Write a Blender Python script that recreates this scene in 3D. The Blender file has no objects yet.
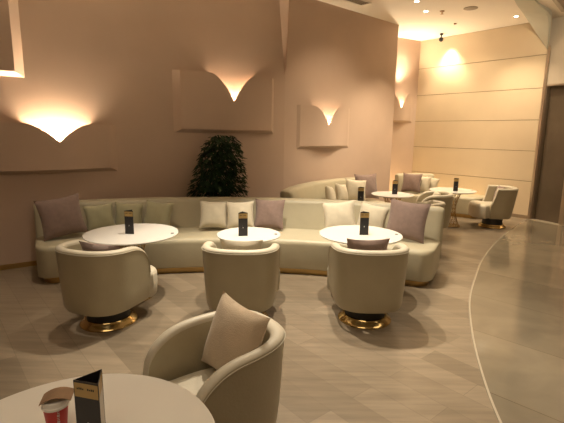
import bpy, bmesh, math, random
from mathutils import Vector, Matrix
random.seed(7)
C = bpy.context.scene.collection
PI = math.pi
R = math.radians

# ---------------------------------------------------------------- materials
def mat(name, col, rough=0.6, metal=0.0, spec=0.5, bump=0.0, bscale=40.0, var=0.0, vscale=6.0, emit=None, es=0.0, coat=0.0, sheen=0.0):
    m = bpy.data.materials.new(name); m.use_nodes = True
    nt = m.node_tree; b = nt.nodes['Principled BSDF']
    b.inputs['Base Color'].default_value = (*col, 1)
    b.inputs['Roughness'].default_value = rough
    b.inputs['Metallic'].default_value = metal
    b.inputs['Specular IOR Level'].default_value = spec
    b.inputs['Coat Weight'].default_value = coat
    b.inputs['Coat Roughness'].default_value = 0.08
    b.inputs['Sheen Weight'].default_value = sheen
    tc = nt.nodes.new('ShaderNodeTexCoord')
    if var > 0:
        n = nt.nodes.new('ShaderNodeTexNoise'); n.inputs['Scale'].default_value = vscale
        n.inputs['Detail'].default_value = 4
        nt.links.new(tc.outputs['Object'], n.inputs['Vector'])
        r = nt.nodes.new('ShaderNodeValToRGB')
        r.color_ramp.elements[0].position = 0.3; r.color_ramp.elements[1].position = 0.7
        r.color_ramp.elements[0].color = (*[c*(1-var) for c in col], 1)
        r.color_ramp.elements[1].color = (*[min(1, c*(1+var)) for c in col], 1)
        nt.links.new(n.outputs['Fac'], r.inputs['Fac'])
        nt.links.new(r.outputs['Color'], b.inputs['Base Color'])
    if bump > 0:
        n = nt.nodes.new('ShaderNodeTexNoise'); n.inputs['Scale'].default_value = bscale
        n.inputs['Detail'].default_value = 3
        nt.links.new(tc.outputs['Object'], n.inputs['Vector'])
        bp = nt.nodes.new('ShaderNodeBump'); bp.inputs['Strength'].default_value = bump
        bp.inputs['Distance'].default_value = 0.01
        nt.links.new(n.outputs['Fac'], bp.inputs['Height'])
        nt.links.new(bp.outputs['Normal'], b.inputs['Normal'])
    if emit:
        b.inputs['Emission Color'].default_value = (*emit, 1)
        b.inputs['Emission Strength'].default_value = es
    return m

M = {}
M['plaster'] = mat('plaster', (0.565, 0.425, 0.335), 0.75, spec=0.2, bump=0.06, bscale=9, var=0.04, vscale=1.5)
M['ceiling'] = mat('ceiling_paint', (0.80, 0.73, 0.64), 0.8, spec=0.2)
M['panel'] = mat('lacquer_panel', (0.66, 0.54, 0.38), 0.16, spec=0.5, var=0.03, vscale=2)
M['groove'] = mat('groove', (0.26, 0.19, 0.12), 0.8)
M['leather'] = mat('cream_leather', (0.43, 0.385, 0.272), 0.42, spec=0.4, bump=0.12, bscale=60, var=0.04, vscale=5)
M['shell'] = mat('taupe_leather', (0.40, 0.35, 0.24), 0.38, spec=0.45, bump=0.10, bscale=70, var=0.05, vscale=4)
M['seat'] = mat('seat_leather', (0.54, 0.49, 0.39), 0.45, spec=0.4, bump=0.10, bscale=60, var=0.03)
M['mauve'] = mat('mauve_fabric', (0.235, 0.165, 0.14), 0.85, spec=0.2, bump=0.5, bscale=160, var=0.08, vscale=20, sheen=0.3)
M['cream'] = mat('cream_fabric', (0.56, 0.50, 0.385), 0.85, spec=0.2, bump=0.4, bscale=160, var=0.05, vscale=15, sheen=0.2)
M['sage'] = mat('sage_fabric', (0.36, 0.34, 0.22), 0.85, spec=0.2, bump=0.4, bscale=160, var=0.05, vscale=15, sheen=0.2)
M['beige'] = mat('beige_fabric', (0.54, 0.43, 0.31), 0.85, spec=0.2, bump=0.4, bscale=160, var=0.05, vscale=15, sheen=0.2)
M['gold'] = mat('polished_gold', (0.66, 0.49, 0.23), 0.14, metal=1.0)
M['bronze'] = mat('bronze_plinth', (0.50, 0.34, 0.14), 0.3, metal=0.9)
M['black'] = mat('black_matt', (0.012, 0.011, 0.010), 0.5)
M['top'] = mat('white_table_top', (0.80, 0.78, 0.74), 0.22, spec=0.5, coat=0.3)
M['card'] = mat('black_card', (0.018, 0.016, 0.018), 0.4)
M['cardgold'] = mat('gold_print', (0.46, 0.31, 0.11), 0.4)
M['cardwhite'] = mat('white_card', (0.65, 0.62, 0.58), 0.6)
M['red'] = mat('red_cup_paper', (0.50, 0.03, 0.025), 0.45)
M['lid'] = mat('white_plastic', (0.68, 0.66, 0.63), 0.35)
M['kraft'] = mat('kraft_cardboard', (0.30, 0.19, 0.115), 0.8, var=0.1, vscale=30)
M['leaf'] = mat('leaf', (0.016, 0.040, 0.013), 0.55, spec=0.3, var=0.5, vscale=9)
M['bark'] = mat('bark', (0.12, 0.08, 0.05), 0.8, var=0.3, vscale=20)
M['soil'] = mat('soil', (0.03, 0.02, 0.015), 0.95, bump=0.8, bscale=60)
M['pot'] = mat('dark_pot', (0.10, 0.09, 0.08), 0.35)
M['door'] = mat('dark_door', (0.10, 0.075, 0.05), 0.3, var=0.15, vscale=3)
M['steel'] = mat('brushed_jamb', (0.50, 0.42, 0.33), 0.3, metal=0.85)
M['doorwall'] = mat('greige_wall', (0.46, 0.40, 0.32), 0.6, var=0.05, vscale=2)
M['soffit'] = mat('grey_green_soffit', (0.44, 0.44, 0.38), 0.35, spec=0.5, var=0.06, vscale=2)
M['lampglass'] = mat('lamp_glow', (1, 0.9, 0.7), 0.4, emit=(1.0, 0.84, 0.60), es=30)
M['bar'] = mat('light_bar', (1, 0.9, 0.7), 0.4, emit=(1.0, 0.80, 0.54), es=45)
M['vent'] = mat('vent_grille', (0.30, 0.24, 0.18), 0.6)
M['sprink'] = mat('sprinkler_metal', (0.42, 0.25, 0.13), 0.4, metal=0.6)
M['whiteplastic'] = mat('cover_plastic', (0.75, 0.7, 0.62), 0.4)
M['brass'] = mat('brass_rod', (0.55, 0.40, 0.20), 0.25, metal=1.0)
M['trim'] = mat('stone_edge', (0.40, 0.35, 0.27), 0.25)

def floor_planks():
    m = bpy.data.materials.new('stone_planks'); m.use_nodes = True
    nt = m.node_tree; b = nt.nodes['Principled BSDF']; L = nt.links.new
    tc = nt.nodes.new('ShaderNodeTexCoord')
    mp = nt.nodes.new('ShaderNodeMapping'); mp.inputs['Rotation'].default_value = (0, 0, R(50))
    L(tc.outputs['Object'], mp.inputs['Vector'])
    br = nt.nodes.new('ShaderNodeTexBrick')
    br.offset = 0.37; br.squash = 1
    br.inputs['Color1'].default_value = (0.275, 0.222, 0.163, 1)
    br.inputs['Color2'].default_value = (0.19, 0.152, 0.109, 1)
    br.inputs['Mortar'].default_value = (0.175, 0.14, 0.10, 1)
    br.inputs['Scale'].default_value = 1.0
    br.inputs['Mortar Size'].default_value = 0.0022
    br.inputs['Mortar Smooth'].default_value = 0.3
    br.inputs['Bias'].default_value = 0.0
    br.inputs['Brick Width'].default_value = 1.2
    br.inputs['Row Height'].default_value = 0.2
    L(mp.outputs['Vector'], br.inputs['Vector'])
    mp2 = nt.nodes.new('ShaderNodeMapping'); mp2.inputs['Rotation'].default_value = (0, 0, R(50))
    mp2.inputs['Scale'].default_value = (0.7, 7, 1)
    L(tc.outputs['Object'], mp2.inputs['Vector'])
    n = nt.nodes.new('ShaderNodeTexNoise'); n.inputs['Scale'].default_value = 2.2; n.inputs['Detail'].default_value = 6
    n.inputs['Roughness'].default_value = 0.6
    L(mp2.outputs['Vector'], n.inputs['Vector'])
    r = nt.nodes.new('ShaderNodeValToRGB')
    r.color_ramp.elements[0].position = 0.32; r.color_ramp.elements[0].color = (0.80, 0.79, 0.77, 1)
    r.color_ramp.elements[1].position = 0.68; r.color_ramp.elements[1].color = (1.18, 1.17, 1.15, 1)
    L(n.outputs['Fac'], r.inputs['Fac'])
    mx = nt.nodes.new('ShaderNodeMix'); mx.data_type = 'RGBA'; mx.blend_type = 'MULTIPLY'
    mx.inputs['Factor'].default_value = 1.0
    L(br.outputs['Color'], mx.inputs[6]); L(r.outputs['Color'], mx.inputs[7])
    L(mx.outputs[2], b.inputs['Base Color'])
    b.inputs['Roughness'].default_value = 0.28
    b.inputs['Specular IOR Level'].default_value = 0.45
    return m

def floor_marble():
    m = bpy.data.materials.new('polished_marble'); m.use_nodes = True
    nt = m.node_tree; b = nt.nodes['Principled BSDF']; L = nt.links.new
    tc = nt.nodes.new('ShaderNodeTexCoord')
    mp = nt.nodes.new('ShaderNodeMapping'); mp.inputs['Rotation'].default_value = (0, 0, R(45))
    mp.inputs['Location'].default_value = (0.35, -0.21, 0)
    L(tc.outputs['Object'], mp.inputs['Vector'])
    br = nt.nodes.new('ShaderNodeTexBrick'); br.offset = 0.0
    br.inputs['Color1'].default_value = (0.215, 0.18, 0.13, 1)
    br.inputs['Color2'].default_value = (0.18, 0.15, 0.108, 1)
    br.inputs['Mortar'].default_value = (0.13, 0.10, 0.065, 1)
    br.inputs['Scale'].default_value = 1.0
    br.inputs['Mortar Size'].default_value = 0.0035
    br.inputs['Brick Width'].default_value = 2.6
    br.inputs['Row Height'].default_value = 0.88
    L(mp.outputs['Vector'], br.inputs['Vector'])
    n = nt.nodes.new('ShaderNodeTexNoise'); n.inputs['Scale'].default_value = 1.6; n.inputs['Detail'].default_value = 8
    n.inputs['Distortion'].default_value = 1.2
    L(tc.outputs['Object'], n.inputs['Vector'])
    r = nt.nodes.new('ShaderNodeValToRGB')
    r.color_ramp.elements[0].position = 0.35; r.color_ramp.elements[0].color = (0.88, 0.88, 0.88, 1)
    r.color_ramp.elements[1].position = 0.65; r.color_ramp.elements[1].color = (1.1, 1.1, 1.08, 1)
    L(n.outputs['Fac'], r.inputs['Fac'])
    mx = nt.nodes.new('ShaderNodeMix'); mx.data_type = 'RGBA'; mx.blend_type = 'MULTIPLY'
    mx.inputs['Factor'].default_value = 1.0
    L(br.outputs['Color'], mx.inputs[6]); L(r.outputs['Color'], mx.inputs[7])
    L(mx.outputs[2], b.inputs['Base Color'])
    b.inputs['Roughness'].default_value = 0.09
    b.inputs['Specular IOR Level'].default_value = 0.6
    return m
M['planks'] = floor_planks(); M['marble'] = floor_marble()

# ---------------------------------------------------------------- helpers
def obj(name, bm, m, parent=None, smooth=True, angle=40):
    me = bpy.data.meshes.new(name)
    bmesh.ops.recalc_face_normals(bm, faces=bm.faces[:])
    if smooth:
        for f in bm.faces: f.smooth = True
        for e in bm.edges:
            if len(e.link_faces) == 2 and e.calc_face_angle(0) > R(angle): e.smooth = False
    bm.to_mesh(me); bm.free()
    ms = m if isinstance(m, (list, tuple)) else [m]
    for k in ms: me.materials.append(k)
    o = bpy.data.objects.new(name, me); C.objects.link(o)
    if parent: o.parent = parent
    return o

def thing(name, label, cat, loc=(0, 0, 0), rz=0, group=None):
    o = bpy.data.objects.new(name, None); C.objects.link(o)
    o.empty_display_size = 0.1
    o.location = loc; o.rotation_euler = (0, 0, rz)
    o['label'] = label; o['category'] = cat
    if group: o['group'] = group
    return o

def tag(o, label, cat, group=None):
    o['label'] = label; o['category'] = cat
    if group: o['group'] = group
    return o

def struct(name, bm, m, smooth=False):
    o = obj(name, bm, m, None, smooth); o['kind'] = 'structure'; return o

def dup(root, loc, rz, label, group=None):
    r = root.copy(); C.objects.link(r); r.location = loc; r.rotation_euler = (0, 0, rz)
    r['label'] = label
    if group: r['group'] = group
    for ch in list(root.children):
        c = ch.copy(); C.objects.link(c); c.parent = r
        for g in ch.children:
            d = g.copy(); C.objects.link(d); d.parent = c
    return r

def box(bm, x0, x1, y0, y1, z0, z1, mi=0):
    v = [bm.verts.new(p) for p in [(x0,y0,z0),(x1,y0,z0),(x1,y1,z0),(x0,y1,z0),(x0,y0,z1),(x1,y0,z1),(x1,y1,z1),(x0,y1,z1)]]
    for q in [(0,3,2,1),(4,5,6,7),(0,1,5,4),(1,2,6,5),(2,3,7,6),(3,0,4,7)]:
        f = bm.faces.new([v[i] for i in q]); f.material_index = mi
    return v

def lathe(bm, prof, n=48, c=(0, 0), close=True, mi=0):
    rings = []
    for r, z in prof:
        if r < 1e-6: rings.append([bm.verts.new((c[0], c[1], z))])
        else: rings.append([bm.verts.new((c[0]+r*math.cos(2*PI*i/n), c[1]+r*math.sin(2*PI*i/n), z)) for i in range(n)])
    for a, b in zip(rings, rings[1:]):
        for i in range(n):
            j = (i+1) % n
            if len(a) == 1 and len(b) == 1: continue
            if len(a) == 1: f = bm.faces.new([a[0], b[i], b[j]])
            elif len(b) == 1: f = bm.faces.new([a[i], a[j], b[0]])
            else: f = bm.faces.new([a[i], a[j], b[j], b[i]])
            f.material_index = mi

def tube(bm, p, q, r, n=8):
    p = Vector(p); q = Vector(q); d = (q-p).normalized()
    a = d.orthogonal().normalized(); b = d.cross(a)
    A = [bm.verts.new(p + r*(a*math.cos(2*PI*i/n)+b*math.sin(2*PI*i/n))) for i in range(n)]
    B = [bm.verts.new(q + r*(a*math.cos(2*PI*i/n)+b*math.sin(2*PI*i/n))) for i in range(n)]
    for i in range(n):
        j = (i+1) % n; bm.faces.new([A[i], A[j], B[j], B[i]])
    bm.faces.new(A[::-1]); bm.faces.new(B)

def loft(bm, loops, cap=True):
    rs = [[bm.verts.new(p) for p in l] for l in loops]
    n = len(rs[0])
    for a, b in zip(rs, rs[1:]):
        for i in range(n):
            j = (i+1) % n; bm.faces.new([a[i], a[j], b[j], b[i]])
    if cap:
        bm.faces.new(rs[0][::-1]); bm.faces.new(rs[-1])

def roundpoly(pts, radii, n=5):
    out = []
    k = len(pts)
    for i in range(k):
        p = Vector(pts[i]); a = Vector(pts[i-1]); b = Vector(pts[(i+1) % k]); r = radii[i]
        if r <= 0: out.append(tuple(p)); continue
        da = (a-p).normalized(); db = (b-p).normalized()
        ang = da.angle(db); t = r/math.tan(ang/2)
        t = min(t, (a-p).length*0.49, (b-p).length*0.49); rr = t*math.tan(ang/2)
        c = p + (da+db).normalized()*(rr/math.sin(ang/2))
        s = p+da*t-c; e = p+db*t-c
        a0 = math.atan2(s.y, s.x); a1 = math.atan2(e.y, e.x)
        d = (a1-a0+PI) % (2*PI) - PI
        for j in range(n+1):
            th = a0+d*j/n; out.append((c.x+rr*math.cos(th), c.y+rr*math.sin(th)))
    return out

# ---------------------------------------------------------------- the room
CEIL = 3.92
CA = Vector((0.02, 7.36))                    # corner between the left wall and the middle wall
LB = Vector((-3.44, 5.03))
LU = (LB-CA).normalized(); LN = Vector((-LU.y, LU.x))
if LN.y > 0: LN = -LN
W3E = Vector((2.36, 9.44))
W3U = (W3E-CA).normalized(); W3N = Vector((W3U.y, -W3U.x))
W4C = Vector((3.30, 10.98))
W4U = Vector((0.85, 0.525)).normalized()
W4S = W4C - W4U*3.4
FWE = Vector((5.13, 8.79))                   # far wall ends at the door jamb
FU = (FWE-W4C).normalized(); FN = Vector((-FU.y, FU.x))
if FN.y > 0: FN = -FN
DU = Vector((0.42, -0.91)).normalized(); DN = Vector((-0.91, -0.42)).normalized()

def frame(o, A, U, N):                       # local x along the wall, y out into the room, z up
    ang = math.atan2(U.y, U.x)
    flip = (Vector((-U.y, U.x)) - N).length > 0.5
    o.matrix_world = Matrix(((U.x, N.x, 0, A.x), (U.y, N.y, 0, A.y), (0, 0, 1, 0), (0, 0, 0, 1)))
    return o

def wall(name, A, B, N, m, z0=0.0, z1=CEIL, t=0.12):
    bm = bmesh.new(); back = -N*t
    P = [A, B, B+back, A+back]
    lo = [bm.verts.new((p.x, p.y, z0)) for p in P]; hi = [bm.verts.new((p.x, p.y, z1)) for p in P]
    for i in range(4):
        j = (i+1) % 4; bm.faces.new([lo[i], lo[j], hi[j], hi[i]])
    bm.faces.new(lo[::-1]); bm.faces.new(hi)
    return struct(name, bm, m)

LEND = CA + LU*8.2
wall('wall_left', CA, LEND, LN, M['plaster'])
wall('wall_middle', CA, W3E, W3N, M['plaster'], t=0.10)
wall('wall_recess', W4S, W4C, Vector((W4U.y, -W4U.x)), M['plaster'])
# the lacquered far wall: boards with dark gaps
bm = bmesh.new()
LEN = (FWE-W4C).length
seams = [0.0, 0.78, 1.40, 2.02, 2.64, 3.27, CEIL]
for a, b in zip(seams, seams[1:]):
    box(bm, 0.0, LEN, -0.02, 0.0, a+0.005, b-0.005, 0)
box(bm, 0.0, LEN, -0.12, -0.015, 0, CEIL, 1)
fw = struct('wall_far', bm, [M['panel'], M['groove']])
frame(fw, W4C, FU, FN)
# door wall
DS = FWE.copy()
DL = 13.2
bm = bmesh.new()
d0, d1, dtop = 0.06, 0.66, 2.66
box(bm, 0, d0, -0.15, 0, 0, CEIL)
box(bm, d0, d1, -0.15, 0, dtop, CEIL)
box(bm, d1, DL, -0.15, 0, 0, CEIL)
dw = struct('wall_right', bm, M['doorwall']); frame(dw, DS, DU, DN)
bm = bmesh.new(); box(bm, d0, d1, -0.14, -0.09, 0.0, dtop)
dd = struct('door_1', bm, M['door']); frame(dd, DS, DU, DN)
bm = bmesh.new()
box(bm, -0.004, 0.05, 0.0, 0.03, 0, 3.42)
box(bm, d0-0.012, d0+0.006, -0.09, 0.004, 0, dtop)
jb = struct('trim_1', bm, M['steel']); frame(jb, DS, DU, DN)
bm = bmesh.new(); box(bm, d1-0.02, d1+0.06, 0.0, 0.025, 0, dtop+0.03); box(bm, d0, d1+0.06, 0.0, 0.02, dtop, dtop+0.03)
jb = struct('trim_2', bm, M['steel']); frame(jb, DS, DU, DN)
bm = bmesh.new(); box(bm, d0, d1+0.05, -0.08, 0.05, 0.0, 0.014)
th = struct('trim_3', bm, M['trim']); frame(th, DS, DU, DN)
bm = bmesh.new(); box(bm, d1+0.10, d1+0.9, 0.0, 0.03, 0, 2.9)
pn = struct('trim_4', bm, M['steel']); frame(pn, DS, DU, DN)
# closing walls behind the camera
DE = DS + DU*DL
BL = Vector((LEND.x, DE.y)); 
wall('wall_back', BL, DE, Vector((0, 1)), M['plaster'])
wall('wall_side', LEND, BL, Vector((1, 0)), M['plaster'])
# floors
curve = [(1.0,-3.3),(1.03,-1.6),(1.06,-0.4),(1.12,0.7),(1.22,1.55),(1.34,2.32),(1.49,2.91),(1.70,3.55),(1.99,4.27),(2.36,4.98),(2.83,5.80),(3.48,6.76),(4.17,7.65),(5.10,8.77)]
def catmull(P, n=8):
    out = []
    for i in range(len(P)-1):
        p0 = Vector(P[max(i-1, 0)]); p1 = Vector(P[i]); p2 = Vector(P[i+1]); p3 = Vector(P[min(i+2, len(P)-1)])
        for k in range(n):
            t = k/n
            out.append(0.5*((2*p1)+(-p0+p2)*t+(2*p0-5*p1+4*p2-p3)*t*t+(-p0+3*p1-3*p2+p3)*t**3))
    out.append(Vector(P[-1])); return out
CV = catmull(curve)
def slab(bm, pts, z0, z1):
    lo = [bm.verts.new((p[0], p[1], z0)) for p in pts]; hi = [bm.verts.new((p[0], p[1], z1)) for p in pts]
    n = len(pts)
    for i in range(n):
        j = (i+1) % n; bm.faces.new([lo[i], lo[j], hi[j], hi[i]])
    bm.faces.new(lo[::-1]); bm.faces.new(hi)
bm = bmesh.new(); slab(bm, [(-8, -6), (12, -6), (12, 12.5), (-8, 12.5)], -0.15, 0.0)
struct('floor', bm, M['planks'])
bm = bmesh.new()
pts = [tuple(p) for p in CV] + [tuple(DS+DU*2-DN*0.05), tuple(DE-DN*0.05), (DE.x, -5.5), (1.0, -5.5)]
slab(bm, pts, -0.05, 0.006)
struct('floor_marble', bm, M['marble'])
def strip(bm, P, w0, w1, z0, z1):
    L0, L1 = [], []
    for i, p in enumerate(P):
        d = (P[min(i+1, len(P)-1)]-P[max(i-1, 0)]).normalized(); n = Vector((-d.y, d.x))
        L0.append(p+n*w0); L1.append(p+n*w1)
    loft(bm, [[(a.x, a.y, z0), (b.x, b.y, z0), (b.x, b.y, z1), (a.x, a.y, z1)] for a, b in zip(L0, L1)])
bm = bmesh.new(); strip(bm, CV, 0.0, 0.016, -0.02, 0.0085)
struct('trim_5', bm, M['trim'])
# ceiling
bm = bmesh.new(); slab(bm, [(-8, -6), (12, -6), (12, 12.5), (-8, 12.5)], CEIL, CEIL+0.1)
struct('ceiling', bm, M['ceiling'])
# curved soffit where the lounge ceiling meets the walkway, dropping towards the door jamb
bm = bmesh.new()
c1 = [(1.3, -3.3), (1.3, 0.0), (1.6, 2.6), (2.35, 5.0), (3.1, 6.5), (3.81, 7.67), (4.40, 8.47), (4.86, 9.10)]
c2 = [(1.5, -3.3, 3.89), (1.5, 0.0, 3.89), (1.8, 2.5, 3.89), (2.55, 4.9, 3.89), (3.3, 6.4, 3.89), (4.05, 7.60, 3.89), (4.70, 8.20, 3.80), (5.105, 8.80, 3.36)]
c3 = [(1.52, -3.3), (1.52, 0.0), (1.82, 2.5), (2.57, 4.9), (3.32, 6.4), (4.12, 7.60), (4.76, 8.22), (5.125, 8.80)]
A_ = catmull(c1, 5); B_ = [p for p in catmull([(x, y) for x, y, z in c2], 5)]; Z_ = [p.y for p in catmull([(i, z) for i, (x, y, z) in enumerate(c2)], 5)]; D_ = catmull(c3, 5)
loft(bm, [[(a.x, a.y, CEIL-0.001), (b.x, b.y, min(z, 3.9)), (d.x, d.y, min(z+0.005, 3.905)), (d.x, d.y, CEIL-0.001)] for a, b, z, d in zip(A_, B_, Z_, D_)])
sf = struct('ceiling_soffit', bm, M['soffit'], True)
bm = bmesh.new(); slab(bm, [(4.47, 7.64), (4.98, 8.22), (5.35, 7.5), (4.8, 6.9)], CEIL-0.008, CEIL)
struct('ceiling_slot', bm, M['vent'])
bm = bmesh.new(); slab(bm, [(4.40, 7.60), (4.98, 8.27), (5.02, 8.23), (4.45, 7.57)], CEIL-0.02, CEIL)
struct('trim_7', bm, M['doorwall'])
# baseboards
bm = bmesh.new(); box(bm, 0.0, 8.1, 0.0, 0.012, 0, 0.06)
bb = struct('baseboard_left', bm, M['bronze']); frame(bb, CA, LU, LN)
bm = bmesh.new(); box(bm, 0.0, LEN, 0.0, 0.012, 0, 0.07)
bb = struct('baseboard_far', bm, M['groove']); frame(bb, W4C, FU, FN)
bm = bmesh.new(); box(bm, 0.02, (W3E-CA).length, 0.0, 0.012, 0, 0.06)
bb = struct('baseboard_middle', bm, M['bronze']); frame(bb, CA, W3U, W3N)

# ---------------------------------------------------------------- sculpted wall lights
def wing_light(A, U, N, s0, s1, zb, zt, sc, hw, depth, label, d=0.12, es=1.0, bev=0.10, dl=0.10, dr=0.05, power=1.7):
    t = thing('wall_light', label, 'wall light', (0, 0, 0), 0, 'sculpted plaster wall lights')
    frame(t, A, U, N)
    bm = bmesh.new()
    n = 72; m = 6
    def topz(s):
        u = abs(s-sc)/hw
        return zt - (depth*(1-u)**power if u < 1 else 0)
    def dep(s):                                # the face swells outwards at the notch
        if s >= sc: e = dr; k = (s-sc)/(s1-bev-sc)
        else: e = dl; k = (sc-s)/(sc-s0-bev)
        return e+(d-e)*(0.5+0.5*math.cos(PI*min(1, k)))
    S = sorted(set([s0+bev+(s1-s0-2*bev)*i/n for i in range(n+1)]+[sc, sc-0.02, sc+0.02]))
    for off, dd_ in ((0, d), (1, d-0.018)):
        g = []
        for s in S:
            zt_ = topz(s)
            g.append([bm.verts.new((s, dep(s)+dd_-d, zb+0.05+(zt_-zb-0.05)*j/m)) for j in range(m+1)])
        for a, b in zip(g, g[1:]):
            for j in range(m): bm.faces.new([a[j], b[j], b[j+1], a[j+1]])
        if off == 0: F = g
        else: B = g
    for k in range(len(S)-1):      # rim
        bm.faces.new([F[k][-1], F[k+1][-1], B[k+1][-1], B[k][-1]])
    # sides, bottom, and the closed shoulders of the top
    def quad(*p): bm.faces.new([bm.verts.new(q) for q in p])
    for s_out, s_in in ((s0, s0+bev), (s1, s1-bev)):
        dd = dep(s_in)
        quad((s_out, 0, zb), (s_in, dd, zb+0.05), (s_in, dd, zt), (s_out, 0, zt))
    for a, b in zip(S, S[1:]):
        quad((a, 0, zb), (b, 0, zb), (b, dep(b), zb+0.05), (a, dep(a), zb+0.05))
        if abs(a-sc) >= hw*0.999 and abs(b-sc) >= hw*0.999:
            quad((a, 0, zt), (b, 0, zt), (b, dep(b), zt), (a, dep(a), zt))
    for s_out, s_in in ((s0, s0+bev), (s1, s1-bev)):
        bm.faces.new([bm.verts.new(q) for q in ((s_out, 0, zb), (s_in, 0, zb), (s_in, dep(s_in), zb+0.05))])
        bm.faces.new([bm.verts.new(q) for q in ((s_out, 0, zt), (s_in, 0, zt), (s_in, dep(s_in), zt))])
    obj('body', bm, M['plaster'], t, True, 25)
    bm = bmesh.new(); box(bm, sc-hw*0.8, sc+hw*0.8, 0.015, 0.05, zt-depth-0.07, zt-depth-0.04)
    mb = M['bar'].copy(); mb.node_tree.nodes['Principled BSDF'].inputs['Emission Strength'].default_value = 45*es
    obj('light_bar', bm, mb, t, False)
    return t
wing_light(CA, LU, LN, 0.22, 1.92, 1.68, 2.55, 1.0, 0.38, 0.40, 'plaster wall light with V notch, above the leafy potted tree', es=5.5)
wing_light(CA, LU, LN, 2.72, 4.9, 1.16, 1.77, 3.42, 0.36, 0.22, 'plaster wall light at the far left with the widest brightest glow, above the sofa end', es=24, power=1.55, dl=0.06, dr=0.08, d=0.15)
def plain_panel(A, U, N, s0, s1, zb, zt, name, label, d=0.10, bev=0.10):
    bm = bmesh.new()
    q = [(s0, 0), (s0+bev, d), (s1-bev, d), (s1, 0)]
    b = [bm.verts.new((s0, 0, zb)), bm.verts.new((s1, 0, zb)), bm.verts.new((s1-bev, d, zb+0.05)), bm.verts.new((s0+bev, d, zb+0.05))]
    t = [bm.verts.new((s0, 0, zt)), bm.verts.new((s1, 0, zt)), bm.verts.new((s1-bev, d, zt-0.03)), bm.verts.new((s0+bev, d, zt-0.03))]
    for i in range(4):
        j = (i+1) % 4; bm.faces.new([b[i], b[j], t[j], t[i]])
    bm.faces.new(b[::-1]); bm.faces.new(t)
    o = obj(name, bm, M['plaster'], None, False); frame(o, A, U, N); tag(o, label, 'wall panel'); return o
plain_panel(CA, LU, LN, 3.72, 5.6, 2.30, 3.3, 'wall_panel', 'raised plaster panel high on the wall in the upper left corner')
w3l = (W3E-CA).length
wing_light(CA, W3U, W3N, 0.28, 1.68, 1.42, 2.17, 1.0, 0.34, 0.34, 'plaster wall light with V notch on the wall behind the back sofa, beside the corner', es=5.5, d=0.10, dl=0.03, dr=0.02, bev=0.06)
# recess wall light, seen past the wall's end
W4N = Vector((W4U.y, -W4U.x))
wing_light(W4C, -W4U, W4N, 0.12, 1.3, 1.98, 2.66, 0.62, 0.30, 0.36, 'plaster wall light half hidden behind the end of the middle wall', es=9, d=0.10, dl=.03, dr=.03)
# tall bright wedge in the corner, above the first light
bm = bmesh.new()
v = [bm.verts.new(p) for p in [(0.015, 0.002, 2.62), (0.15, 0.002, CEIL), (0.012, 0.002, CEIL), (0.015, 0.05, 2.75), (0.03, 0.13, CEIL)]]
for q in [(0, 1, 4, 3), (0, 3, 4, 2), (1, 2, 4), (0, 2, 1)]: bm.faces.new([v[i] for i in q])
wd = struct('trim_6', bm, M['plaster']); frame(wd, CA, LU, LN)

# ---------------------------------------------------------------- sofas
def make_sofa(label, c, rin, a0, a1, ba0=None, ba1=None, depth=0.88, sh=0.445, bh=0.82, group='curved cream leather sofas'):
    """arc sofa round c, seat front on radius rin, angles in degrees measured from +Y, positive to the right"""
    t = thing('curved_sofa', label, 'sofa', (c[0], c[1], 0), 0, group)
    if ba0 is None: ba0, ba1 = a0, a1
    def P(r, a, z): a = R(a); return (r*math.sin(a), r*math.cos(a), z)
    def sweep(profile, A0, A1, er, rm):
        # er = end rounding (metres); the profile shrinks about its own middle towards both ends
        n = max(12, int(abs(A1-A0)/1.5))
        st = []
        for i in range(7):
            f = i/7; st.append((er*(1-math.cos(f*PI/2)), math.sin(f*PI/2)))
        e = [(A0+math.degrees(x/rm), s) for x, s in st]
        mid0 = A0+math.degrees(er/rm); mid1 = A1-math.degrees(er/rm)
        mids = [(mid0+(mid1-mid0)*i/n, 1.0) for i in range(n+1)]
        e2 = [(A1-math.degrees(x/rm), s) for x, s in reversed(st)]
        cx = sum(p[0] for p in profile)/len(profile)
        loops = []
        for a, s in e+mids+e2:
            k = 1-er*(1-s)/((max(p[0] for p in profile)-min(p[0] for p in profile))/2)
            k = max(k, 0.05)
            zt = max(p[1] for p in profile); 
            loops.append([P(rin+cx+(p[0]-cx)*k, a, p[1]-(0.03*(1-s) if p[1] > zt-0.1 else 0)) for p in profile])
        b = bmesh.new(); loft(b, loops); return b
    D = depth
    seatp = roundpoly([(0.03, 0.075), (D-0.06, 0.075), (D-0.06, sh-0.03), (D-0.25, sh), (0.0, sh)], [0.02, 0.02, 0.02, 0.02, 0.06])
    obj('seat', sweep(seatp, a0, a1, 0.16, rin+D/2), M['leather'], t)
    backp = roundpoly([(D-0.32, sh-0.06), (D-0.06, sh-0.3), (D, bh), (D-0.19, bh)], [0.01, 0.02, 0.06, 0.075], 6)
    obj('backrest', sweep(backp, ba0, ba1, 0.09, rin+D-0.15), M['leather'], t)
    pp = [(0.09, 0.0), (D-0.12, 0.0), (D-0.12, 0.08), (0.09, 0.08)]
    obj('plinth', sweep(pp, a0+math.degrees(0.05/rin), a1-math.degrees(0.05/rin), 0.16, rin+D/2), M['bronze'], t, True, 30)
    return t
S1C = (-0.45, 0.41)
make_sofa('long curved cream leather sofa in front of the potted tree, behind three white tables', S1C, 4.60, -28.5, 27, depth=0.92)
make_sofa('curved cream leather sofa against the middle wall, left of the wire-legged tables', (3.42, 5.62), 2.68, -79, -30, ba0=-79, ba1=-34, depth=0.86, bh=0.86)
make_sofa('curved cream leather sofa in the far corner by the panelled wall', (3.20, 8.02), 0.95, -24, 52, ba0=-24, ba1=7, depth=0.82, bh=0.84)

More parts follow.
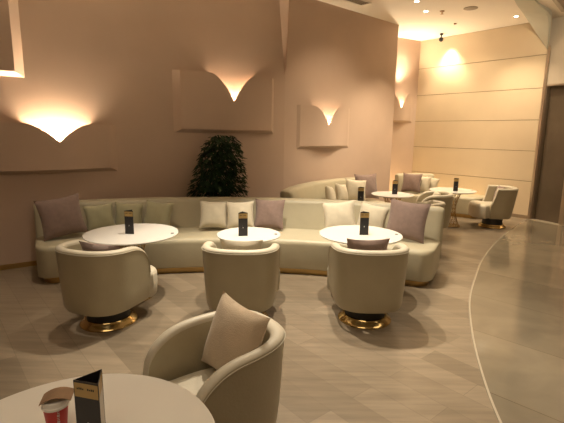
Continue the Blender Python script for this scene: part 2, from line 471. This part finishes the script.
# ---------------------------------------------------------------- tub chairs
def make_chair(label, loc, rz, group='swivel tub chairs', wing=False):
    t = thing('tub_chair', label, 'armchair', loc, rz, group)
    # plan path of the shell: right arm front -> round the back -> left arm front (front is +Y)
    path = []
    r = 0.30; yc = -0.03; fr = 0.15 if wing else 0.20
    for i in range(14): path.append((r, fr-(fr-yc)*i/14, 0))
    for i in range(33):
        a = PI*i/32; path.append((r*math.copysign(abs(math.cos(a))**0.74, math.cos(a)), yc-r*abs(math.sin(a))**0.74, 0))
    for i in range(14): path.append((-r, yc+(fr-yc)*(i+1)/14, 0))
    n = len(path)
    def rimz(y):
        if wing:                                  # level rim, cut off steeply at the front of the arms
            u = max(0.0, min(1.0, (y-0.05)/(fr-0.05)))
            return 0.76-0.30*(1-(1-u)**1.5)
        a = 0.745-0.02*max(0.0, min(1.0, (y+0.30)/0.40))
        u = max(0.0, min(1.0, (y+0.06)/(fr+0.06)))
        return a-0.25*(1-math.sqrt(1-u**2.4))
    loops = []
    for i in range(n):
        x, y, _ = path[i]
        x0, y0, _ = path[max(i-1, 0)]; x1, y1, _ = path[min(i+1, n-1)]
        d = Vector((x1-x0, y1-y0)).normalized(); nn = Vector((-d.y, d.x))   # inward or outward
        if nn.dot(Vector((x, y-yc-0.0))) < 0: nn = -nn
        h = rimz(y); zb = 0.185
        L = []
        th = 0.036
        prof = [(-0.026, zb+0.03), (-0.020, zb), (0.015, zb), (th-0.010, zb+0.03), (th-0.004, zb+0.15), (th, h-0.06), (th+0.002, h-0.030)]
        for k in range(1, 8):
            a = PI*k/8; prof.append((th*math.cos(a)*1.05, h-0.030+0.030*math.sin(a)))
        prof += [(-th, h-0.035), (-th+0.002, h-0.08)]
        for o_, z in prof:
            s = (0.80+0.20*(z-zb)/(0.745-zb)) if wing else (0.93+0.07*(z-zb)/(0.745-zb))
            L.append(((x*s+nn.x*o_), (y*s+nn.y*o_), z))
        loops.append(L)
    bm = bmesh.new(); loft(bm, loops)
    bm.verts.index_update(); npf = len(loops[0])
    for f in bm.faces:
        if len(f.verts) == 4 and all(7 <= v.index % npf <= 14 for v in f.verts): f.material_index = 1
    obj('shell', bm, [M['shell'], M['seat']], t, True, 50)
    # piping along the rim
    bm = bmesh.new()
    lp = []
    for i in range(n):
        L = loops[i]; p = Vector(L[6]); q = Vector(L[8])
        c = p
        out = (Vector(L[6])-Vector(L[15])); out.z = 0; out.normalize()
        lp.append([tuple(c+out*0.004*math.cos(a)+Vector((0, 0, 0.004*math.sin(a)))) for a in [k*PI/3 for k in range(6)]])
    loft(bm, lp); obj('piping', bm, M['seat'], t)
    # inner seat block with rounded plan that comes forward of the arms
    bm = bmesh.new()
    def plan(k, inset):
        out = []
        for i in range(56):
            a = 2*PI*i/56; ca, sa = math.cos(a), math.sin(a)
            e = 0.62
            x = (0.268-inset)*math.copysign(abs(ca)**e, ca); y = 0.095+(0.325-inset)*math.copysign(abs(sa)**(0.8 if sa < 0 else e), sa)
            q = max(0.0, min(1.0, (y-0.13)/0.10)); q = q*q*(3-2*q)
            x *= 0.86+0.40*q
            out.append((x, y))
        return out
    lay = [(0.06, 0.185), (0.02, 0.19), (0.005, 0.21), (0.0, 0.30), (0.0, 0.395), (0.006, 0.42), (0.022, 0.438), (0.05, 0.447), (0.12, 0.452)]
    loft(bm, [[(x, y, z) for x, y in plan(0, i)] for i, z in lay])
    obj('seat', bm, M['seat'], t, True, 50)
    bm = bmesh.new(); lathe(bm, [(0, 0.05), (0.19, 0.05), (0.175, 0.10), (0.18, 0.19), (0, 0.19)], 40); obj('swivel_column', bm, M['black'], t)
    bm = bmesh.new(); lathe(bm, [(0, 0), (0.242, 0), (0.246, 0.010), (0.236, 0.024), (0.212, 0.040), (0.200, 0.060), (0.192, 0.060), (0, 0.052)], 56); obj('base', bm, M['gold'], t, True, 30)
    return t
G1 = 'swivel tub chairs'
c1 = make_chair('cream tub chair seen from behind at the left-hand table, turned slightly right', (-1.555, 3.66, 0), R(-20))
dup(c1, (-0.355, 3.75, 0), R(-4), 'cream tub chair seen from behind at the middle table')
dup(c1, (0.785, 3.79, 0), R(2), 'cream tub chair seen from behind in front of the right-hand table, mauve cushion inside')
nc = dup(c1, (-0.375, 1.995, 0), R(130), 'nearest cream tub chair with a beige cushion, beside the table with the red cup')
nc.scale = (0.86, 1.14, 0.93)
dup(c1, (2.50, 7.22, 0), R(78), 'cream tub chair facing left, behind the low cushioned chair, at the far lounge')
dup(c1, (2.00, 6.28, 0), R(30), 'cream tub chair just behind the right end of the long sofa')
make_chair('cream swivel chair alone at the right by the panelled wall, facing left, with square-cut arms', (4.0, 8.02, 0), R(80), wing=True)

# ---------------------------------------------------------------- tables
def make_table(label, loc, r, h=0.68, group=None):
    t = thing('round_table', label, 'table', loc, 0, group)
    bm = bmesh.new()
    lathe(bm, [(0, h-0.022), (r-0.03, h-0.022), (r-0.006, h-0.014), (r, h-0.006), (r-0.003, h), (0, h)], 80)
    obj('tabletop', bm, M['top'], t, True, 50)
    bm = bmesh.new(); lathe(bm, [(0, h-0.034), (0.19, h-0.034), (0.19, h-0.0225), (0, h-0.0225)], 40); obj('mounting_plate', bm, M['brass'], t, True, 30)
    bm = bmesh.new(); lathe(bm, [(0, 0), (0.185, 0), (0.185, 0.012), (0, 0.012)], 40)
    obj('base_ring', bm, M['brass'], t, True, 30)
    n = 16; h0 = 0.01; h1 = h-0.034
    bm = bmesh.new()
    for k in range(n):
        for sg in (1, -1):
            a0 = 2*PI*k/n; pts = []
            for i in range(9):
                f = i/8; rr = 0.165-0.085*math.sin(f*PI); a = a0+sg*f*R(100)
                pts.append((rr*math.cos(a), rr*math.sin(a), h0+(h1-h0)*f))
            for p, q in zip(pts, pts[1:]): tube(bm, p, q, 0.0035, 5)
    obj('wire_pedestal', bm, M['brass'], t)
    bm = bmesh.new(); lathe(bm, [(0, h), (0.017, h), (0.017, h+0.003), (0, h+0.003)], 20, c=(r-0.05, 0)); obj('edge_disc', bm, M['black'], t)
    return t
TG = 'round white-topped lounge tables'
make_table('large round white table at the left of the long sofa', (-1.52, 4.25, 0), 0.46, group=TG)
make_table('small round white table in the middle before the long sofa', (-0.335, 4.27, 0), 0.325, group=TG)
make_table('bright round white table near the right end of the long sofa', (0.815, 4.34, 0), 0.425, group=TG)
make_table('round white table in the far lounge beside the back sofa', (1.91, 7.38, 0), 0.36, group=TG)
make_table('small round white table mostly hidden behind the long sofa, before the back sofa', (1.13, 6.36, 0), 0.26, group=TG)
make_table('round white table with gold wire pedestal near the panelled wall', (3.20, 8.03, 0), 0.42, group=TG)
make_table('nearest round white table at the bottom left, holding a red cup', (-0.68, 1.19, 0), 0.49, group=TG)

# ---------------------------------------------------------------- menu holders
def make_tent(label, loc, rz, h=0.235, w=0.092, group='triangular menu holders'):
    t = thing('menu_holder', label, 'menu holder', loc, rz, group)
    R_ = w/math.sqrt(3)
    T = [(R_*math.cos(a), R_*math.sin(a)) for a in (R(-150), R(-30), R(90))]   # flat face looks to -Y
    bm = bmesh.new()
    for k in range(3):
        p = Vector(T[k]); q = Vector(T[(k+1) % 3]); n = Vector(((q-p).y, -(q-p).x)).normalized()
        hh = [h, h+0.0, h][k]
        slope = [0.0, 0.0, 0.0][k]
        for a, b, m in ((0.0, h*0.76, 0), (h*0.76, h*0.97, 1), (h*0.97, h, 0)):
            P = [p, q, q-n*0.002, p-n*0.002]
            lo = [bm.verts.new((v.x, v.y, a)) for v in P]
            top = lambda v: b if b < h else (h+0.014*(1 if v is P[1] or v is P[2] else 0)*(1 if k == 0 else 0))
            hi = [bm.verts.new((v.x, v.y, b)) for v in P]
            for i in range(4):
                j = (i+1) % 4; f = bm.faces.new([lo[i], lo[j], hi[j], hi[i]]); f.material_index = 0 if i else (m if k != 1 else (2 if m == 0 and a < h*0.8 else m))
            f = bm.faces.new(lo[::-1]); f.material_index = m; f = bm.faces.new(hi); f.material_index = m
    obj('card_sleeve', bm, [M['card'], M['cardgold'], M['cardwhite']], t, False)
    # two short printed words in the gold band and a small emblem below
    bm = bmesh.new()
    y = T[0][1]-0.0006; z = h*0.89
    x = -0.034
    for k in range(9):
        wd_ = 0.0045
        if k == 4: x += 0.012; continue
        box(bm, x, x+wd_, y-0.0004, y, z-0.0035, z+0.0035 if k % 3 else z+0.0015); x += wd_+0.0022
    obj('printed_words', bm, M['card'], t, False)
    bm = bmesh.new(); 
    box(bm, -0.003, 0.003, y-0.0004, y, h*0.36, h*0.36+0.008); box(bm, -0.005, 0.005, y-0.0004, y, h*0.36-0.005, h*0.36-0.003)
    obj('emblem', bm, M['cardwhite'], t, False)
    return t
tn = make_tent('tall triangular black menu holder with gold band beside the red cup', (-0.608, 1.265, 0.68), R(-14))
GT = 'triangular menu holders'
dup(tn, (-1.52, 4.22, 0.68), R(-8), 'black menu holder with gold band on the large left table')
dup(tn, (-0.39, 4.20, 0.68), R(12), 'black menu holder with gold band on the small middle table')
dup(tn, (0.84, 4.32, 0.68), R(4), 'black menu holder with gold band on the table nearest the right sofa end')
dup(tn, (1.94, 7.39, 0.68), R(0), 'black menu holder on the far table beside the back sofa')
dup(tn, (1.17, 6.38, 0.68), R(5), 'black menu holder whose foot is hidden behind the back of the long sofa')
dup(tn, (3.20, 7.93, 0.68), R(10), 'black menu holder on the wire-legged table by the panelled wall')

# ---------------------------------------------------------------- red cup and the cardboard on it
t = thing('paper_cup', 'red paper cup with white lid on the nearest table', 'cup', (-0.765, 1.325, 0.68), R(0))
bm = bmesh.new(); lathe(bm, [(0, 0.001), (0.028, 0.0), (0.030, 0.004), (0.040, 0.098), (0.0, 0.098)], 40); obj('cup_body', bm, M['red'], t, True, 40)
bm = bmesh.new(); lathe(bm, [(0, 0.096), (0.0405, 0.094), (0.0435, 0.094), (0.0435, 0.102), (0.041, 0.104), (0.039, 0.118), (0.036, 0.120), (0.034, 0.116), (0, 0.116)], 40); obj('lid', bm, M['lid'], t, True, 40)
bm = bmesh.new()
for k in range(6):      # upright white lettering running down the side
    a = R(-52); z = 0.020+0.0125*k; rr = 0.0305+0.0098*(z/0.098)+0.0008
    p = Vector((rr*math.cos(a), rr*math.sin(a), z)); tt = Vector((-math.sin(a), math.cos(a), 0))
    for dz in (0, 0.006) if k % 2 else (0, 0.003, 0.006):
        q = [p-tt*0.004, p+tt*0.004]
        vs = [bm.verts.new((v.x, v.y, v.z+dz)) for v in q]+[bm.verts.new((v.x, v.y, v.z+dz+0.002)) for v in reversed(q)]
        bm.faces.new(vs)
    if k % 2 == 0:
        q = [p-tt*0.004, p-tt*0.002]
        vs = [bm.verts.new(v) for v in q]+[bm.verts.new((v.x, v.y, v.z+0.008)) for v in reversed(q)]
        bm.faces.new(vs)
obj('lettering', bm, M['cardwhite'], t, False)
bm = bmesh.new(); g = []
for i in range(13):
    row = []
    for j in range(7):
        u = -0.056+0.112*i/12; v = -0.036+0.072*j/6
        z = 0.016-5.2*u*u+0.012*u
        row.append(bm.verts.new((u, v, z)))
    g.append(row)
for a, b in zip(g, g[1:]):
    for j in range(6): bm.faces.new([a[j], b[j], b[j+1], a[j+1]])
r_ = bmesh.ops.extrude_face_region(bm, geom=bm.faces[:])
for v in r_['geom']:
    if isinstance(v, bmesh.types.BMVert): v.co.z += 0.0025
cs = obj('cardboard_sleeve', bm, M['kraft']); tag(cs, 'curved brown cardboard sleeve lying on top of the red cup', 'cup sleeve')
cs.location = (-0.757, 1.325, 0.8015); cs.scale = (0.88, 0.88, 1); cs.rotation_euler = (R(2), R(-3), R(14))

# ---------------------------------------------------------------- cushions
def cushion_mesh(w, h, th):
    bm = bmesh.new(); n = 16
    F, B = [], []
    for i in range(n+1):
        u = -1+2*i/n; rf, rb = [], []
        for j in range(n+1):
            v = -1+2*j/n
            x = u*w/2*(1-0.10*(1-v*v)); z = v*h/2*(1-0.10*(1-u*u))
            t_ = th/2*((1-u*u)*(1-v*v))**0.42
            t_ += 0.004*math.sin(5*u+3*v)*(1-u*u)*(1-v*v)
            f = bm.verts.new((x, -t_, z)); 
            e = i in (0, n) or j in (0, n)
            rf.append(f); rb.append(f if e else bm.verts.new((x, t_, z)))
        F.append(rf); B.append(rb)
    for i in range(n):
        for j in range(n):
            bm.faces.new([F[i][j], F[i+1][j], F[i+1][j+1], F[i][j+1]])
            bm.faces.new([B[i][j], B[i][j+1], B[i+1][j+1], B[i+1][j]])
    return bm
def cushion(label, x, y, z, w, h, th, m, face, lean=15, roll=0, group=None):
    """face: heading (deg, 0 = looks to -Y, positive turns to +X); lean: top tilted back"""
    o = obj('cushion', cushion_mesh(w, h, th), M[m], None, True, 60)
    o.location = (x, y, z)
    o.rotation_mode = 'XYZ'
    o.matrix_world = Matrix.Translation((x, y, z)) @ Matrix.Rotation(R(face), 4, 'Z') @ Matrix.Rotation(R(-lean), 4, 'X') @ Matrix.Rotation(R(roll), 4, 'Y')
    tag(o, label, 'cushion', group); return o
def on_arc(c, rin, off, a): 
    return c[0]+(rin+off)*math.sin(R(a)), c[1]+(rin+off)*math.cos(R(a))
def sofa_cushion(label, c, rin, a, off, w, m, th=0.16, lean=16, roll=0, turn=0, sh=0.445, group=None, lift=0.0):
    x, y = on_arc(c, rin, off, a)
    z = sh+0.5*w*math.cos(R(lean))*(1+0.25*abs(math.sin(R(2*roll))))+th*0.16+lift
    return cushion(label, x, y, z, w, w, th, m, -a+turn, lean, roll, group)
S = S1C, 4.60
G = 'cushions along the long curved sofa'
sofa_cushion('large mauve cushion leaning at the left end of the long sofa', *S, -25.2, 0.38, 0.48, 'mauve', th=0.17, turn=6, roll=-8, lift=-0.02, group=G)
sofa_cushion('small sage cushion beside the large mauve one at the left sofa end', *S, -20.5, 0.45, 0.345, 'sage', roll=-5, turn=5, group=G)
sofa_cushion('small sage cushion behind the left table, left of the menu holder', *S, -16.8, 0.50, 0.35, 'sage', roll=3, turn=-6, group=G)
sofa_cushion('small sage cushion behind the left table, right of the menu holder', *S, -12.8, 0.48, 0.36, 'sage', roll=6, lean=22, turn=-12, group=G)
sofa_cushion('cream cushion behind the middle table, leftmost of its three', *S, -4.9, 0.46, 0.365, 'cream', roll=3, turn=8, lean=20, group=G)
sofa_cushion('cream cushion right behind the middle menu holder', *S, -1.0, 0.44, 0.365, 'cream', roll=-3, lean=20, group=G)
sofa_cushion('mauve cushion in the middle of the long sofa, right of two cream ones', *S, 3.2, 0.50, 0.40, 'mauve', th=0.13, roll=0, lean=20, turn=-5, group=G)
sofa_cushion('cream cushion behind the right-hand table, left of the menu holder', *S, 13.5, 0.42, 0.41, 'cream', roll=-8, lean=24, turn=5, group=G)
sofa_cushion('cream cushion tucked against the large mauve cushion on the right', *S, 18.0, 0.49, 0.37, 'cream', roll=8, turn=-4, group=G)
sofa_cushion('large mauve cushion at the right end of the long sofa', *S, 22.8, 0.41, 0.48, 'mauve', th=0.16, roll=4, turn=-4, lift=-0.02, group=G)
S2 = (3.42, 5.62), 2.68
G = 'cushions on the back sofa'
sofa_cushion('small cream cushion, leftmost on the back sofa', *S2, -56, 0.44, 0.33, 'cream', roll=12, turn=15, group=G)
sofa_cushion('small cream cushion, second from left on the back sofa', *S2, -50, 0.40, 0.35, 'cream', roll=9, turn=5, group=G)
sofa_cushion('cream cushion on the back sofa, left of the mauve one and facing forward', *S2, -43, 0.36, 0.41, 'cream', roll=5, turn=-32, group=G)
sofa_cushion('mauve cushion at the right end of the back sofa by the wall end', *S2, -35.5, 0.44, 0.50, 'mauve', th=0.15, turn=-14, group=G)
S3 = (3.20, 8.02), 0.95
G = 'cushions on the far corner sofa'
sofa_cushion('mauve cushion at the left end of the far corner sofa', *S3, -18, 0.36, 0.42, 'mauve', turn=-50, group=G)
sofa_cushion('cream cushion beside the mauve one on the far corner sofa', *S3, -7, 0.34, 0.36, 'cream', turn=-50, group=G)
sofa_cushion('small cream cushion, rightmost on the far corner sofa', *S3, 2, 0.38, 0.32, 'cream', turn=-40, roll=6, group=G)
# cushions in the chairs
cushion('mauve cushion lying on the seat of the left tub chair', -1.525, 3.585, 0.60, 0.44, 0.34, 0.13, 'mauve', 180-20, 22)
cushion('cream cushion standing in the tub chair at the middle table', -0.345, 3.66, 0.615, 0.38, 0.36, 0.12, 'cream', 180-3, 16)
cushion('mauve cushion standing in the tub chair at the right-hand table', 0.75, 3.67, 0.625, 0.38, 0.38, 0.12, 'mauve', 180+3, 14)
cushion('large beige cushion propped on its corner in the nearest tub chair', -0.245, 2.09, 0.625, 0.42, 0.41, 0.15, 'beige', -48, 20, roll=3)
cushion('pale cushion resting in the tub chair facing left at the far lounge', 2.58, 7.21, 0.60, 0.36, 0.34, 0.12, 'cream', 180+82-0, 18)
cushion('small cream cushion in the tub chair behind the right end of the long sofa', 2.04, 6.20, 0.60, 0.36, 0.34, 0.12, 'cream', 210, 18)
cushion('mauve cushion behind the rim of the swivel chair by the panelled wall', 4.08, 8.03, 0.61, 0.34, 0.33, 0.12, 'mauve', 180+82, 14)

# ---------------------------------------------------------------- potted tree
t = thing('potted_tree', 'dark green leafy potted tree behind the long sofa in the corner', 'plant', (-0.96, 6.24, 0), 0)
bm = bmesh.new(); lathe(bm, [(0, 0), (0.14, 0), (0.15, 0.01), (0.19, 0.34), (0.195, 0.36), (0.175, 0.36), (0.17, 0.33), (0, 0.33)], 40); obj('pot', bm, M['pot'], t, True, 40)
bm = bmesh.new(); lathe(bm, [(0, 0.332), (0.168, 0.332), (0, 0.345)], 32); obj('soil', bm, M['soil'], t)
bm = bmesh.new()
for k in range(4):
    p = Vector((0.03*math.cos(k*1.6), 0.03*math.sin(k*1.6), 0.33)); q = Vector((0.14*math.cos(k*1.6+0.4), 0.09*math.sin(k*1.6+0.4), 0.95))
    tube(bm, p, q, 0.012); tube(bm, q, (q.x*1.2, q.y*1.2, 1.45), 0.008)
obj('trunk', bm, M['bark'], t)
bm = bmesh.new()
rng = random.Random(3)
def inside(x, y, z):
    # crown narrows upwards, leaning a touch right
    cz = (z-0.55)/(1.66-0.55)
    if cz < 0 or cz > 1: return False
    w = 0.43*(1-0.42*cz**2)*(1-max(0, cz-0.8)**2*10)
    cx = 0.10*cz-0.015
    if w <= 0: return False
    wx = w*(1.0-0.15*cz)
    return ((x-cx-0.02*cz)/wx)**2+(y/0.24)**2 < 1
cnt = 0
while cnt < 2600:
    x = rng.uniform(-0.46, 0.46); y = rng.uniform(-0.26, 0.2); z = rng.uniform(0.55, 1.66)
    if not inside(x, y, z): continue
    if z < 0.86 and y < -0.12: continue
    a = math.atan2(y, x)+rng.uniform(-0.7, 0.7); dr = rng.uniform(0.1, 1.1)
    d = Vector((math.cos(a), math.sin(a)*0.8, -dr)).normalized()
    s = d.cross(Vector((0, 0, 1))).normalized(); u = s.cross(d)
    L_ = rng.uniform(0.06, 0.11); W_ = L_*0.24
    p = Vector((x, y, z))
    v = [bm.verts.new(q) for q in (p, p+d*L_*0.35+s*W_+u*0.004, p+d*L_*0.7+s*W_*0.8, p+d*L_-u*0.006, p+d*L_*0.7-s*W_*0.8, p+d*L_*0.35-s*W_+u*0.004)]
    m_ = bm.verts.new(p+d*L_*0.5-u*0.006)
    for i in range(6): bm.faces.new([v[i], v[(i+1) % 6], m_])
    cnt += 1
obj('foliage', bm, M['leaf'], t, False)

# ---------------------------------------------------------------- ceiling fittings
def downlight(label, x, y, group='ceiling downlights'):
    t = thing('downlight', label, 'ceiling light', (x, y, CEIL), 0, group)
    bm = bmesh.new(); lathe(bm, [(0.038, 0), (0.055, 0), (0.055, -0.006), (0.038, -0.010), (0.038, 0)], 32); obj('trim_ring', bm, M['whiteplastic'], t, True, 30)
    bm = bmesh.new(); lathe(bm, [(0, -0.012), (0.03, -0.010), (0.037, -0.003), (0, -0.001)], 32); obj('lens', bm, M['lampglass'], t, True, 30)
    return t
downlight('lit ceiling downlight left of the brown sprinkler', 2.58, 8.39)
downlight('lit ceiling downlight nearest the top edge, left of the sprinkler', 2.23, 7.80)
downlight('lit ceiling downlight at the right beside the curved soffit', 4.36, 8.64)
t = thing('sprinkler', 'small brown fire sprinkler hanging from the ceiling', 'sprinkler', (2.87, 8.38, CEIL))
bm = bmesh.new(); lathe(bm, [(0, 0), (0.045, 0), (0.04, -0.012), (0.012, -0.016), (0.012, -0.05), (0, -0.05)], 24); obj('escutcheon', bm, M['sprink'], t)
bm = bmesh.new(); lathe(bm, [(0, -0.05), (0.028, -0.052), (0.028, -0.056), (0, -0.058)], 24); obj('deflector', bm, M['sprink'], t)
bm = bmesh.new(); lathe(bm, [(0, 0), (0.12, 0), (0.12, -0.008), (0.105, -0.012), (0, -0.012)], 40)
o = tag(obj('ceiling_speaker', bm, M['vent']), 'flat round brownish ceiling speaker right of the sprinkler', 'speaker'); o.location = (3.30, 8.17, CEIL-0.0005)
bm = bmesh.new(); lathe(bm, [(0, 0), (0.03, 0), (0.025, -0.02), (0, -0.025)], 20)
o = tag(obj('smoke_sensor', bm, M['sprink']), 'tiny round sensor on the ceiling between speaker and camera', 'sensor'); o.location = (3.45, 9.25, CEIL-0.0005)
t = thing('security_camera', 'small black security camera hanging under the ceiling by the panelled wall', 'camera', (3.50, 10.15, CEIL))
bm = bmesh.new(); lathe(bm, [(0, 0), (0.035, 0), (0.035, -0.03), (0.012, -0.035), (0.012, -0.09), (0, -0.09)], 24); obj('mount', bm, M['black'], t)
bm = bmesh.new(); bmesh.ops.create_uvsphere(bm, u_segments=20, v_segments=12, radius=0.05, matrix=Matrix.Translation((0, 0, -0.125))); obj('camera_dome', bm, M['black'], t)
# air vent frame partly in view at the top
t = thing('ceiling_vent', 'rectangular slot air vent in the ceiling at the top edge', 'vent', (1.05, 7.68, CEIL), math.atan2(0.66, 0.75))
bm = bmesh.new()
for k in range(4): box(bm, -0.45, 0.45, -0.075+0.045*k, -0.06+0.045*k, -0.012, -0.002)
obj('slats', bm, M['vent'], t, False)
bm = bmesh.new()
box(bm, -0.49, 0.49, 0.09, 0.11, -0.014, 0); box(bm, -0.49, 0.49, -0.11, -0.09, -0.014, 0)
box(bm, -0.49, -0.47, -0.09, 0.09, -0.014, 0); box(bm, 0.47, 0.49, -0.09, 0.09, -0.014, 0)
obj('frame', bm, M['whiteplastic'], t, False)

# ---------------------------------------------------------------- lights
WARM = (1.0, 0.79, 0.53)
def spot(x, y, z, tx, ty, tz, w, ang=80, blend=0.6, size=0.05, col=WARM):
    l = bpy.data.lights.new('spot', 'SPOT'); l.energy = w; l.color = col
    l.spot_size = R(ang); l.spot_blend = blend; l.shadow_soft_size = size
    o = bpy.data.objects.new('spot', l); C.objects.link(o); o.location = (x, y, z)
    d = Vector((tx-x, ty-y, tz-z)); o.rotation_euler = d.to_track_quat('-Z', 'Y').to_euler()
    return o
zc = CEIL-0.03
NEUT = (1.0, 0.87, 0.68)
spot(-0.30, 4.35, zc, 0.10, 3.85, 0, 470, 70, 0.5, 0.025, NEUT)
spot(0.40, 4.50, zc, 0.75, 4.0, 0, 380, 75, 0.6, 0.025, NEUT)
spot(-1.75, 4.10, zc, -1.65, 3.7, 0, 135, 80, 0.8, 0.03, NEUT)
spot(-0.2, 2.4, zc, 0.0, 2.4, 0, 40, 95, 0.9, 0.08, NEUT)
spot(1.75, 7.0, zc, 2.0, 6.9, 0, 180, 85, 0.7, 0.03, NEUT)
spot(2.58, 8.39, zc-0.02, 2.75, 8.2, 0, 210, 95, 0.7, 0.03)
spot(2.23, 7.80, zc-0.02, 2.3, 7.6, 0, 190, 100, 0.7, 0.03)
spot(4.36, 8.64, zc-0.02, 4.0, 8.4, 0, 160, 110, 0.8, 0.03)
spot(3.66, 10.22, zc, 3.72, 10.28, 1.9, 210, 78, 0.9, 0.02, (1.0, 0.85, 0.58))
spot(3.3, 8.9, zc, 4.2, 9.8, 1.0, 130, 110, 1.0, 0.08)
spot(3.9, 6.4, zc-0.1, 5.4, 8.0, 2.6, 160, 100, 0.9, 0.08)  # added wash to lift the door wall and soffit, no fitting of its own
spot(2.95, 10.45, zc, 2.85, 10.60, 1.0, 28, 80, 1.0, 0.03, (1.0, 0.85, 0.64))
spot(2.85, 10.50, 2.75, 3.05, 9.8, CEIL, 150, 150, 0.8, 0.05)       # upward throw of the recess wall light
spot(2.1, 6.5, zc, 0.9, 8.0, 1.2, 130, 80, 0.9, 0.05)  # extra spot added to brighten the middle wall
spot(2.6, 4.0, zc, 3.0, 3.5, 0, 80, 110, 0.9, 0.1)
def area(x, y, z, sx, sy, w, rot=(0, 0, 0), col=WARM):
    l = bpy.data.lights.new('area', 'AREA'); l.energy = w; l.color = col; l.shape = 'RECTANGLE'; l.size = sx; l.size_y = sy
    o = bpy.data.objects.new('area', l); C.objects.link(o); o.location = (x, y, z); o.rotation_euler = rot; return o
area(-0.8, -0.3, 3.88, 2.5, 2.5, 42)  # unseen fill panel added near the camera for ambient light
area(3.8, 2.5, 3.6, 2.0, 3.0, 36)  # second added fill panel, above the walkway

# warm strip light along the foot of the panelled wall, behind the corner sofa
o = area(4.02, 10.02, 0.12, 1.5, 0.04, 9, (R(180), 0, math.atan2(FU.y, FU.x)), (1.0, 0.66, 0.30))
o = area(2.55, 10.20, 0.12, 0.7, 0.04, 9, (R(180), 0, math.atan2(W4U.y, W4U.x)), (1.0, 0.66, 0.30))
w = bpy.data.worlds.new('world'); bpy.context.scene.world = w; w.use_nodes = True
w.node_tree.nodes['Background'].inputs['Color'].default_value = (0.9, 0.75, 0.6, 1)
w.node_tree.nodes['Background'].inputs['Strength'].default_value = 0.02

# ---------------------------------------------------------------- camera
cam = bpy.data.cameras.new('camera'); co = bpy.data.objects.new('camera', cam); C.objects.link(co)
cam.sensor_fit = 'HORIZONTAL'; cam.sensor_width = 36.0; cam.lens = 430/564*36.0; cam.clip_start = 0.05
P_ = R(10.4); Rr = R(0.8)
fw_ = Vector((0, math.cos(P_), -math.sin(P_))); rt = Vector((1, 0, 0)); up = rt.cross(fw_)
r2 = rt*math.cos(Rr)+up*math.sin(Rr); u2 = -rt*math.sin(Rr)+up*math.cos(Rr)
mw = Matrix((( r2.x, u2.x, -fw_.x, 0), (r2.y, u2.y, -fw_.y, 0), (r2.z, u2.z, -fw_.z, 1.70), (0, 0, 0, 1)))
co.matrix_world = mw
sc = bpy.context.scene; sc.camera = co
sc.view_settings.view_transform = 'Standard'; sc.view_settings.look = 'None'
sc.view_settings.gamma = 1.0; sc.view_settings.use_curve_mapping = False
sc.view_settings.exposure = 0.1
